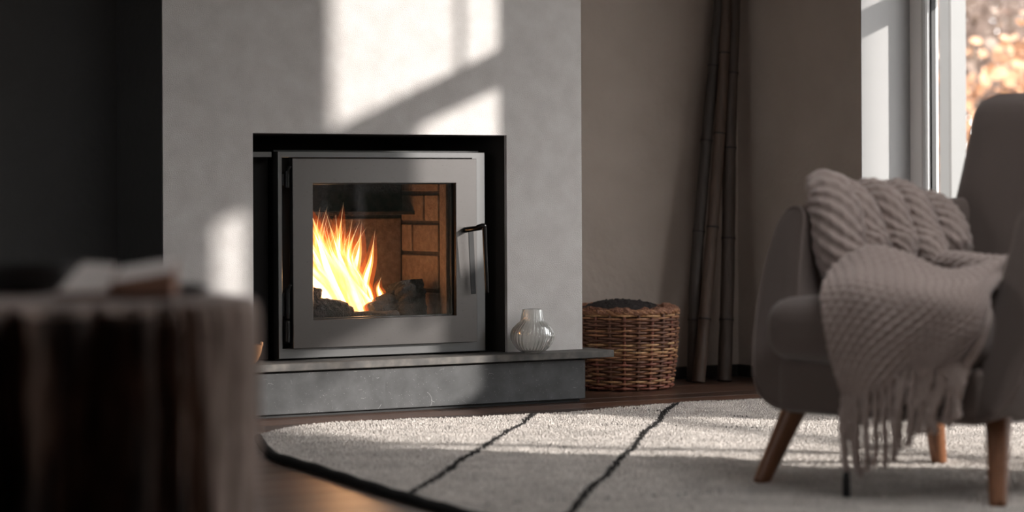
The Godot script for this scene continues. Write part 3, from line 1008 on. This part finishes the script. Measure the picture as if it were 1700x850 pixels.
	tube(st, [Vector3(-0.012, 0.13, 0.09), Vector3(0.010, 0.095, 0.115), Vector3(0.016, 0.06, 0.12)], func(_w: float) -> float: return 0.0028, 10, 8)
	put("tassel_cord", done(st), M.knit, t)
	st = newst()
	tube(st, [Vector3(0.016, 0.078, 0.12), Vector3(0.016, 0.05, 0.12), Vector3(0.016, 0.022, 0.12)], func(w: float) -> float: return 0.0092 * (0.7 + 0.3 * minf(1.0, w * 3.0)), 12, 14)
	meta(put("tassel", done(st), M.iron, t), "black tassel")

# ---------------------------------------------------------------- stump with what lies on it
const STUMP := Vector3(-2.650, 0, 3.885)

func stump() -> void:
	var t := thing("tree_stump", "weathered tree stump side table with deep vertical cracks in the foreground", "side table", STUMP)
	var n := FastNoiseLite.new()
	n.seed = 9
	n.frequency = 1.0
	n.fractal_octaves = 4
	var cracks := [[-0.44, 0.05, 0.07], [2.03, 0.09, 0.06], [1.68, 0.10, 0.045], [0.15, 0.03, 0.025], [2.45, 0.08, 0.05], [1.20, 0.042, 0.075], [1.40, 0.05, 0.012], [3.6, 0.06, 0.05], [4.6, 0.05, 0.04], [5.3, 0.04, 0.05]]
	var R := func(a: float, y: float) -> float:
		var r := 0.305 + 0.012 * n.get_noise_3d(cos(a) * 1.4, y * 0.8, sin(a) * 1.4) + 0.008 * n.get_noise_3d(cos(a) * 9.0, y * 0.7, sin(a) * 9.0)
		for c in cracks:
			var d := absf(wrapf(a - c[0] - 0.10 * n.get_noise_2d(c[0] * 10.0, y * 1.5), -PI, PI))
			r -= c[2] * exp(-pow(d / c[1], 2.0) * 1.6)
		r += 0.012 * smoothstep(0.12, 0.0, y)
		return r - 0.008 * smoothstep(0.535, 0.555, y)
	var st := newst()
	grid(st, 400, 40, func(u: float, v: float) -> Vector3:
		var a := u * TAU
		var y := 0.555 * v
		var r: float = R.call(a, y)
		return Vector3(cos(a) * r, y, sin(a) * r), true, true)
	put("trunk", done(st), M.stump, t)
	st = newst()   # dark layer over the left and back of the round
	grid(st, 260, 40, func(u: float, v: float) -> Vector3:
		var y := 0.548 * v
		var a := lerpf(1.235 + 0.03 * n.get_noise_2d(3.0, y * 6.0), 5.6, u)
		var r: float = R.call(a, y) + 0.007 * smoothstep(0.0, 0.01, minf(u, 1.0 - u)) * smoothstep(0.0, 0.03, 1.0 - v) + 0.003 * n.get_noise_2d(a * 14.0, y * 3.0) - 0.0005
		return Vector3(cos(a) * r, y, sin(a) * r), false, true)
	put("bark", done(st), M.stump_dark_layer, t)
	st = newst()
	grid(st, 400, 12, func(u: float, v: float) -> Vector3:
		var a := u * TAU
		var r: float = R.call(a, 0.555) * v
		return Vector3(cos(a) * r, 0.5551 + 0.002 * n.get_noise_2d(cos(a) * r * 12.0, sin(a) * r * 12.0), sin(a) * r), true, false)
	put("cut_top", done(st), M.stump_top, t)

# ---------------------------------------------------------------- basket
func basket() -> void:
	var at := Vector3(1.205, 0, -0.452)
	var t := thing("wicker_basket", "round woven brown wicker basket between chimney breast and leaning poles", "basket", at)
	var H := 0.272
	var K := 24
	var prof := func(y: float) -> float: return 0.178 + 0.022 * sin(clampf(y / H, 0, 1) * 1.75)
	for r in 31:
		var y := 0.008 + r * (H - 0.016) / 30.0
		var st := newst()
		var pts := []
		var nseg := K * 6
		var j := rng.randf_range(-0.0008, 0.0008)
		for k in nseg + 1:
			var a := TAU * k / nseg
			var rad: float = prof.call(y) + 0.0075 * cos(a * K * 0.5 + PI * (r % 2)) + 0.0012 * sin(a * 5.0 + r)
			pts.append(Vector3(cos(a) * rad, y + j + 0.0014 * sin(a * 3.0 + r * 1.7), sin(a) * rad))
		var phase := rng.randf() * 6.0
		ring_tube(st, pts, 0.0042, 7, phase)
		put("weaver", done(st), M.wicker[[0, 1, 2, 0, 3, 1][rng.randi() % 6]], t)
	for k in K:
		var a := TAU * k / K
		var pts := []
		for s in 7:
			var y := 0.002 + (H - 0.004) * s / 6.0
			var rad: float = prof.call(y)
			pts.append(Vector3(cos(a) * rad, y, sin(a) * rad))
		var st := newst()
		tube(st, pts, func(_u: float) -> float: return 0.0056, 12, 8)
		put("stake", done(st), M.wicker[1 if k % 2 else 3], t)
	put("base", lathe([Vector2(0.001, 0.0), Vector2(0.176, 0.0), Vector2(0.178, 0.006), Vector2(0.172, 0.010), Vector2(0.001, 0.010)], 48), M.wicker[1], t)
	var st := newst()
	for q in 3:
		var pts := []
		for k in 145:
			var a := TAU * k / 144
			var ph := a * 18.0 + q * TAU / 3.0
			pts.append(Vector3(cos(a) * (0.199 + 0.006 * cos(ph)), H + 0.004 + 0.005 * sin(ph), sin(a) * (0.199 + 0.006 * cos(ph))))
		ring_tube(st, pts, 0.0058, 7, 0.0)
	put("rim", done(st), M.wicker[0], t)
	# what is inside
	var n := FastNoiseLite.new()
	n.seed = 19
	n.frequency = 9.0
	n.fractal_octaves = 4
	var c := thing("sheepskin", "crumpled reddish brown hide edge folded over the rim of the wicker basket", "hide", at)
	st = newst()
	grid(st, 220, 26, func(u: float, v: float) -> Vector3:
		var a := u * TAU
		var w := v * 2.0 - 1.0
		var nz := n.get_noise_3d(cos(a) * 0.9, w * 0.25, sin(a) * 0.9)
		var nz2 := n.get_noise_3d(cos(a) * 0.35 + 5.0, 0.0, sin(a) * 0.35)
		var r := 0.184 + 0.026 * w + 0.010 * nz
		var y := H + 0.010 + 0.010 * (1.0 - w * w) + 0.014 * nz2 + 0.006 * nz
		if w < -0.6: y -= 0.05 * (-0.6 - w)
		if w > 0.75: y -= 0.03 * (w - 0.75)
		return Vector3(cos(a) * r, y, sin(a) * r), true, false)
	grid(st, 220, 8, func(u: float, v: float) -> Vector3:
		var a := u * TAU
		var r := lerpf(0.156, 0.21, v)
		return Vector3(cos(a) * r, H + 0.008 + 0.014 * n.get_noise_3d(cos(a) * 0.35 + 5.0, 0.0, sin(a) * 0.35), sin(a) * r), true, true)
	put("hide", done(st), M.liner, c)
	var d := thing("dark_cloth", "dark brown folded cloth heaped inside the wicker basket", "cloth", at)
	st = newst()
	grid(st, 60, 16, func(u: float, v: float) -> Vector3:
		var a := u * TAU
		var r := 0.168 * v
		return Vector3(cos(a) * r, H - 0.02 + 0.062 * sqrt(maxf(0.0, 1.0 - v * v)) + 0.012 * n.get_noise_3d(cos(a) * v, 2.0, sin(a) * v), sin(a) * r), true, false)
	put("cloth", done(st), M.dark_cloth, d)

func ring_tube(st: SurfaceTool, pts: Array, r: float, n: int, phase: float) -> void:
	var m := pts.size() - 1
	grid(st, n, m, func(u: float, v: float) -> Vector3:
		var k := int(round(v * m))
		var p: Vector3 = pts[k]
		var d: Vector3 = (pts[(k + 1) % m if k + 1 > m else k + 1] - pts[k - 1 if k > 0 else m - 1]).normalized()
		var out := Vector3(p.x, 0, p.z).normalized()
		var up := out.cross(d).normalized()
		out = d.cross(up)
		var rr := r * (1.0 + 0.12 * sin(k * 0.37 + phase))
		return p + (out * cos(u * TAU) + up * sin(u * TAU)) * rr, true, true)

# ---------------------------------------------------------------- poles
func poles() -> void:
	var P := [
		["dark bamboo pole at the left of the leaning bundle, behind the middle one", [Vector3(1.586, 0, -0.545), Vector3(1.616, 0.41, -0.565), Vector3(1.700, 0.97, -0.60), Vector3(1.765, 1.42, -0.62), Vector3(1.83, 2.1, -0.66)], 0.024, 2],
		["brown bamboo pole in the middle of the leaning bundle, bowed along its length", [Vector3(1.571, 0, -0.49), Vector3(1.646, 0.41, -0.525), Vector3(1.731, 0.97, -0.565), Vector3(1.785, 1.42, -0.60), Vector3(1.845, 2.1, -0.65)], 0.024, 1],
		["straight bamboo pole at the right of the leaning bundle", [Vector3(1.688, 0, -0.49), Vector3(1.732, 0.41, -0.525), Vector3(1.775, 0.97, -0.565), Vector3(1.822, 1.42, -0.60), Vector3(1.862, 2.1, -0.65)], 0.027, 0],
	]
	for q in P:
		var t := thing("bamboo_pole", q[0], "pole", Vector3.ZERO, 0, "bamboo poles in the corner")
		var pp: Array = q[1]
		var r: float = q[2]
		var nodes := [0.155 + rng.randf_range(-0.006, 0.006)]
		while nodes[-1] < 0.93: nodes.append(nodes[-1] + rng.randf_range(0.13, 0.17))
		var st := newst()
		tube(st, pp, func(u: float) -> float:
			var x := r * (1.0 - 0.2 * u)
			for m in nodes:
				var d := absf(u - m)
				x *= 1.0 + 0.10 * exp(-pow(d / 0.006, 2.0))
				x *= 1.0 - 0.05 * smoothstep(0.06, 0.0, d)
			return x, 220, 18)
		put("stalk", done(st), M.bamboo[q[3]], t)
		for m in nodes:
			if m > 0.98: continue
			st = newst()
			var p: Vector3 = spline(pp, m)
			var d: Vector3 = (spline(pp, minf(m + 0.02, 1.0)) - p).normalized()
			tube(st, [p - d * 0.003, p, p + d * 0.003], func(_u: float) -> float: return r * (1.0 - 0.2 * m) * 1.06, 4, 18)
			put("joint", done(st), M.node, t)

# ---------------------------------------------------------------- small things
func small_things() -> void:
	# ribbed glass vase on the hearth
	var vp := []
	var outer := [Vector2(0.020, 0.0), Vector2(0.030, 0.001), Vector2(0.050, 0.012), Vector2(0.066, 0.034), Vector2(0.0715, 0.056), Vector2(0.066, 0.078), Vector2(0.052, 0.094), Vector2(0.041, 0.104), Vector2(0.0385, 0.110), Vector2(0.036, 0.126), Vector2(0.0325, 0.1445)]
	for k in 45: vp.append(spline(outer, k / 44.0))
	vp.push_front(Vector2(0.0005, 0.0))
	var m := vp.size()
	var tail := []
	for k in range(m - 1, 0, -1):
		var p: Vector2 = vp[k]
		tail.append(Vector2(maxf(p.x - 0.0045, 0.0005), p.y + (0.0 if k > 8 else 0.003)))
	tail.append(Vector2(0.0005, 0.0035))
	var all := vp + tail
	var ribs := func(a: float, p: Vector2) -> Vector2:
		if tail.has(p): return p
		var k := smoothstep(0.0, 0.03, p.y) * (1.0 - 0.6 * smoothstep(0.09, 0.12, p.y))
		return Vector2(p.x * (1.0 + 0.028 * k * cos(34.0 * (a + p.y * 2.0))), p.y)
	var v := put("vase", lathe(all, 260, ribs), M.glass)
	v.position = Vector3(0.553, 0.1705, 0.0)
	meta(v, "small round ribbed clear glass vase on the hearth beside the stove", "vase")
	# wooden bowl at the left of the hearth, half hidden by the stump
	var wb := thing("wooden_bowl", "small sunlit wooden bowl on the hearth behind the tree stump", "bowl", Vector3(-0.492, 0.1705, -0.01))
	put("bowl", lathe([Vector2(0.001, 0), Vector2(0.030, 0.0), Vector2(0.043, 0.012), Vector2(0.054, 0.036), Vector2(0.058, 0.060), Vector2(0.0555, 0.062), Vector2(0.051, 0.045), Vector2(0.036, 0.016), Vector2(0.001, 0.008)], 48), M.bowl_wood, wb)
	var st := newst()
	bar(st, Vector3(0.050, 0.058, 0.02), Vector3(0.052, 0.070, 0.021), 0.006, 0.004)
	put("knob", done(st), M.bowl_wood, wb)
	# open book on the stump
	var bk := thing("open_book", "open book with worn grey pages and brown page edges lying on the tree stump", "book", STUMP + Vector3(0.098, 0.5575, 0.045), -0.545)
	put("cover", box(Vector3(-0.078, 0, -0.046), Vector3(0.088, 0.004, 0.054), 0.0015), M.cover, bk)
	var soft := func(st2: SurfaceTool, q: Array) -> void:
		# a bundle of leaves between eight corners, its top swelling a little
		grid(st2, 14, 14, func(u: float, w: float) -> Vector3:
			var p: Vector3 = q[4].lerp(q[5], u).lerp(q[7].lerp(q[6], u), w)
			return p + Vector3(0, 0.005 * sin(u * PI) * sin(w * PI), 0), false, true)
	var L := [Vector3(-0.075, 0.004, 0.05), Vector3(-0.004, 0.004, 0.05), Vector3(-0.004, 0.004, -0.042), Vector3(-0.066, 0.004, -0.042), Vector3(-0.072, 0.008, 0.049), Vector3(-0.004, 0.010, 0.049), Vector3(-0.002, 0.044, -0.036), Vector3(-0.050, 0.048, -0.036)]
	var Rr := [Vector3(0.0, 0.004, 0.036), Vector3(0.084, 0.004, 0.036), Vector3(0.084, 0.004, -0.044), Vector3(0.0, 0.004, -0.044), Vector3(0.0, 0.022, 0.034), Vector3(0.086, 0.036, 0.034), Vector3(0.082, 0.052, -0.040), Vector3(0.002, 0.040, -0.040)]
	for q in [L, Rr]:
		st = newst()
		soft.call(st, q)
		put("pages", done(st), M.paper, bk)
		st = newst()
		var mid: Vector3 = (q[0] + q[6]) / 2.0
		for e in [[0, 1, 5, 4], [1, 2, 6, 5], [2, 3, 7, 6], [3, 0, 4, 7]]:
			quad(st, q[e[0]], q[e[1]], q[e[2]], q[e[3]], (q[e[0]] + q[e[1]]) / 2.0 - mid)
		put("page_edge", done(st), M.page_edge, bk)
	# dark bowl and pebble on the stump
	var db := put("dark_bowl", lathe([Vector2(0.001, 0), Vector2(0.045, 0.0), Vector2(0.070, 0.014), Vector2(0.080, 0.040), Vector2(0.076, 0.041), Vector2(0.066, 0.018), Vector2(0.001, 0.008)], 48), M.bowl, self, STUMP + Vector3(0.045, 0.5572, -0.19))
	meta(db, "low black bowl on the tree stump to the left of the open book", "bowl")
	var pb := put("pebble", lathe([Vector2(0.0005, 0), Vector2(0.017, 0.001), Vector2(0.027, 0.006), Vector2(0.024, 0.012), Vector2(0.011, 0.016), Vector2(0.0005, 0.0165)], 24, func(a: float, p: Vector2) -> Vector2: return Vector2(p.x * (1.0 + 0.25 * cos(2 * a)), p.y)), M.pebble, self, STUMP + Vector3(0.22, 0.5572, 0.012))
	meta(pb, "small dark pebble on the tree stump right of the open book", "pebble")

# ---------------------------------------------------------------- outdoors
func branch(st: SurfaceTool, a: Vector3, d: Vector3, len: float, r: float, depth: int, tips: Array) -> void:
	var b := a + d * len
	var mid := a.lerp(b, 0.5) + Vector3(rng.randf_range(-1, 1), rng.randf_range(-0.5, 0.5), rng.randf_range(-1, 1)) * len * 0.06
	tube(st, [a, mid, b], func(t: float) -> float: return lerpf(r, r * 0.62, t), 2, 5, false)
	if depth == 0:
		tips.append(b)
		return
	var k := 3 if depth > 1 else 4
	for i in k:
		var e := (d + Vector3(rng.randf_range(-1, 1), rng.randf_range(-0.35, 0.75), rng.randf_range(-1, 1)) * 0.85).normalized()
		branch(st, a.lerp(b, rng.randf_range(0.55, 1.0)), e, len * rng.randf_range(0.55, 0.8), r * 0.6, depth - 1, tips)
	if depth <= 3: tips.append(b)

func plant(called: String, label: String, at: Vector3, h: float, stems: int, leaf: Color, count: int, size: float, spread: float, group := "") -> void:
	var t := thing(called, label, "tree" if stems == 1 else "shrub", at, 0, group)
	var st := newst()
	var tips := []
	for s in stems:
		var d := Vector3(rng.randf_range(-1, 1) * spread, 1.0, rng.randf_range(-1, 1) * spread).normalized()
		branch(st, Vector3(rng.randf_range(-0.2, 0.2), 0, rng.randf_range(-0.2, 0.2)) * (0.0 if stems == 1 else 1.0), d, h * 0.38, h * (0.03 if stems == 1 else 0.012), 4, tips)
	put("branches", done(st), M.bark if stems == 1 else M.twig, t)
	if count == 0: return
	st = newst()
	for k in 6:
		var a0 := TAU * k / 6
		var a1 := TAU * (k + 1) / 6
		var p := Vector3(cos(a0) * 0.5, sin(a0) * 0.34, 0.06 * cos(a0 * 2.0))
		var q := Vector3(cos(a1) * 0.5, sin(a1) * 0.34, 0.06 * cos(a1 * 2.0))
		tri(st, Vector3(0, 0, -0.05), p, q, Vector3.BACK)
	var mm := MultiMesh.new()
	mm.transform_format = MultiMesh.TRANSFORM_3D
	mm.use_colors = true
	mm.mesh = done(st)
	mm.instance_count = count
	for k in count:
		var p: Vector3 = tips[rng.randi() % tips.size()] + Vector3(rng.randf_range(-1, 1), rng.randf_range(-1, 1), rng.randf_range(-1, 1)) * h * 0.09
		var b := Basis.from_euler(Vector3(rng.randf() * TAU, rng.randf() * TAU, rng.randf() * TAU)).scaled(Vector3.ONE * size * rng.randf_range(0.6, 1.3))
		mm.set_instance_transform(k, Transform3D(b, p))
		var c := leaf * rng.randf_range(0.75, 1.15)
		mm.set_instance_color(k, c.srgb_to_linear())
	var mi := MultiMeshInstance3D.new()
	mi.name = "leaves"
	mi.multimesh = mm
	var lm := mat(Color.WHITE, 0.8)
	lm.vertex_color_use_as_albedo = true
	lm.backlight_enabled = true
	lm.backlight = Color(0.5, 0.5, 0.5)
	mi.material_override = lm
	t.add_child(mi, true)
	mi.set_meta("kind", "stuff")

func outside() -> void:
	put("ground", box(Vector3(2.13, -0.4, -60), Vector3(70, -0.15, 60)), M.ground).set_meta("kind", "structure")
	var post := thing("porch_post", "white square porch post outside the window", "post", Vector3(3.03, -0.15, -0.76))
	put("shaft", box(Vector3(-0.045, 0.06, -0.035), Vector3(0.045, 2.7, 0.035), 0.006), M.post, post)
	put("foot", box(Vector3(-0.06, 0.0, -0.05), Vector3(0.06, 0.06, 0.05), 0.006), M.post, post)
	var hn := FastNoiseLite.new()
	hn.seed = 40
	hn.frequency = 3.0
	hn.fractal_octaves = 4
	var st := newst()
	grid(st, 160, 20, func(u: float, v: float) -> Vector3:
		var a := v * PI
		var p := Vector3(6.6 - 0.45 * signf(cos(a)) * pow(absf(cos(a)), 0.3), -0.15 + 1.55 * pow(sin(a), 0.35), lerpf(2.0, 16.0, u))
		return p + Vector3(1, 1, 1) * 0.05 * hn.get_noise_3d(p.x * 2.0, p.y * 2.0, p.z * 2.0), false, false)
	var hedge := thing("added_dark_hedge", "added low hedge out of view that darkens the stove door reflection", "hedge")  # added out of view so the steel door mirrors something dark
	put("foliage", done(st), tri_mat(noise_tex(0.05, [Color(0.07, 0.09, 0.05), Color(0.20, 0.22, 0.14)], 120, 5), Vector3.ONE * 2.0, 0.9), hedge)
	plant("bare_tree", "bare grey tree trunk and branches outside the window", Vector3(12.2, -0.15, -9.3), 6.0, 1, Color.WHITE, 0, 0.1, 0.3)
	plant("autumn_shrub", "shrub with orange autumn leaves outside the window behind the chair back", Vector3(8.75, -0.15, -6.55), 2.1, 7, Color(0.78, 0.60, 0.47), 900, 0.12, 0.5)
	plant("bare_shrub", "leafless grey brown shrub to the left outside the window", Vector3(9.3, -0.15, -8.2), 3.4, 9, Color(0.55, 0.48, 0.43), 700, 0.12, 0.45, "bare shrubs outside")
	plant("bare_shrub", "leafless grey brown shrub to the right outside the window", Vector3(11.0, -0.15, -8.7), 3.6, 9, Color(0.58, 0.50, 0.45), 900, 0.13, 0.45, "bare shrubs outside")
	plant("bare_shrub", "tall pale shrub far behind the others outside the window", Vector3(14.0, -0.15, -13.2), 5.4, 9, Color(0.60, 0.54, 0.50), 1200, 0.18, 0.5, "bare shrubs outside")
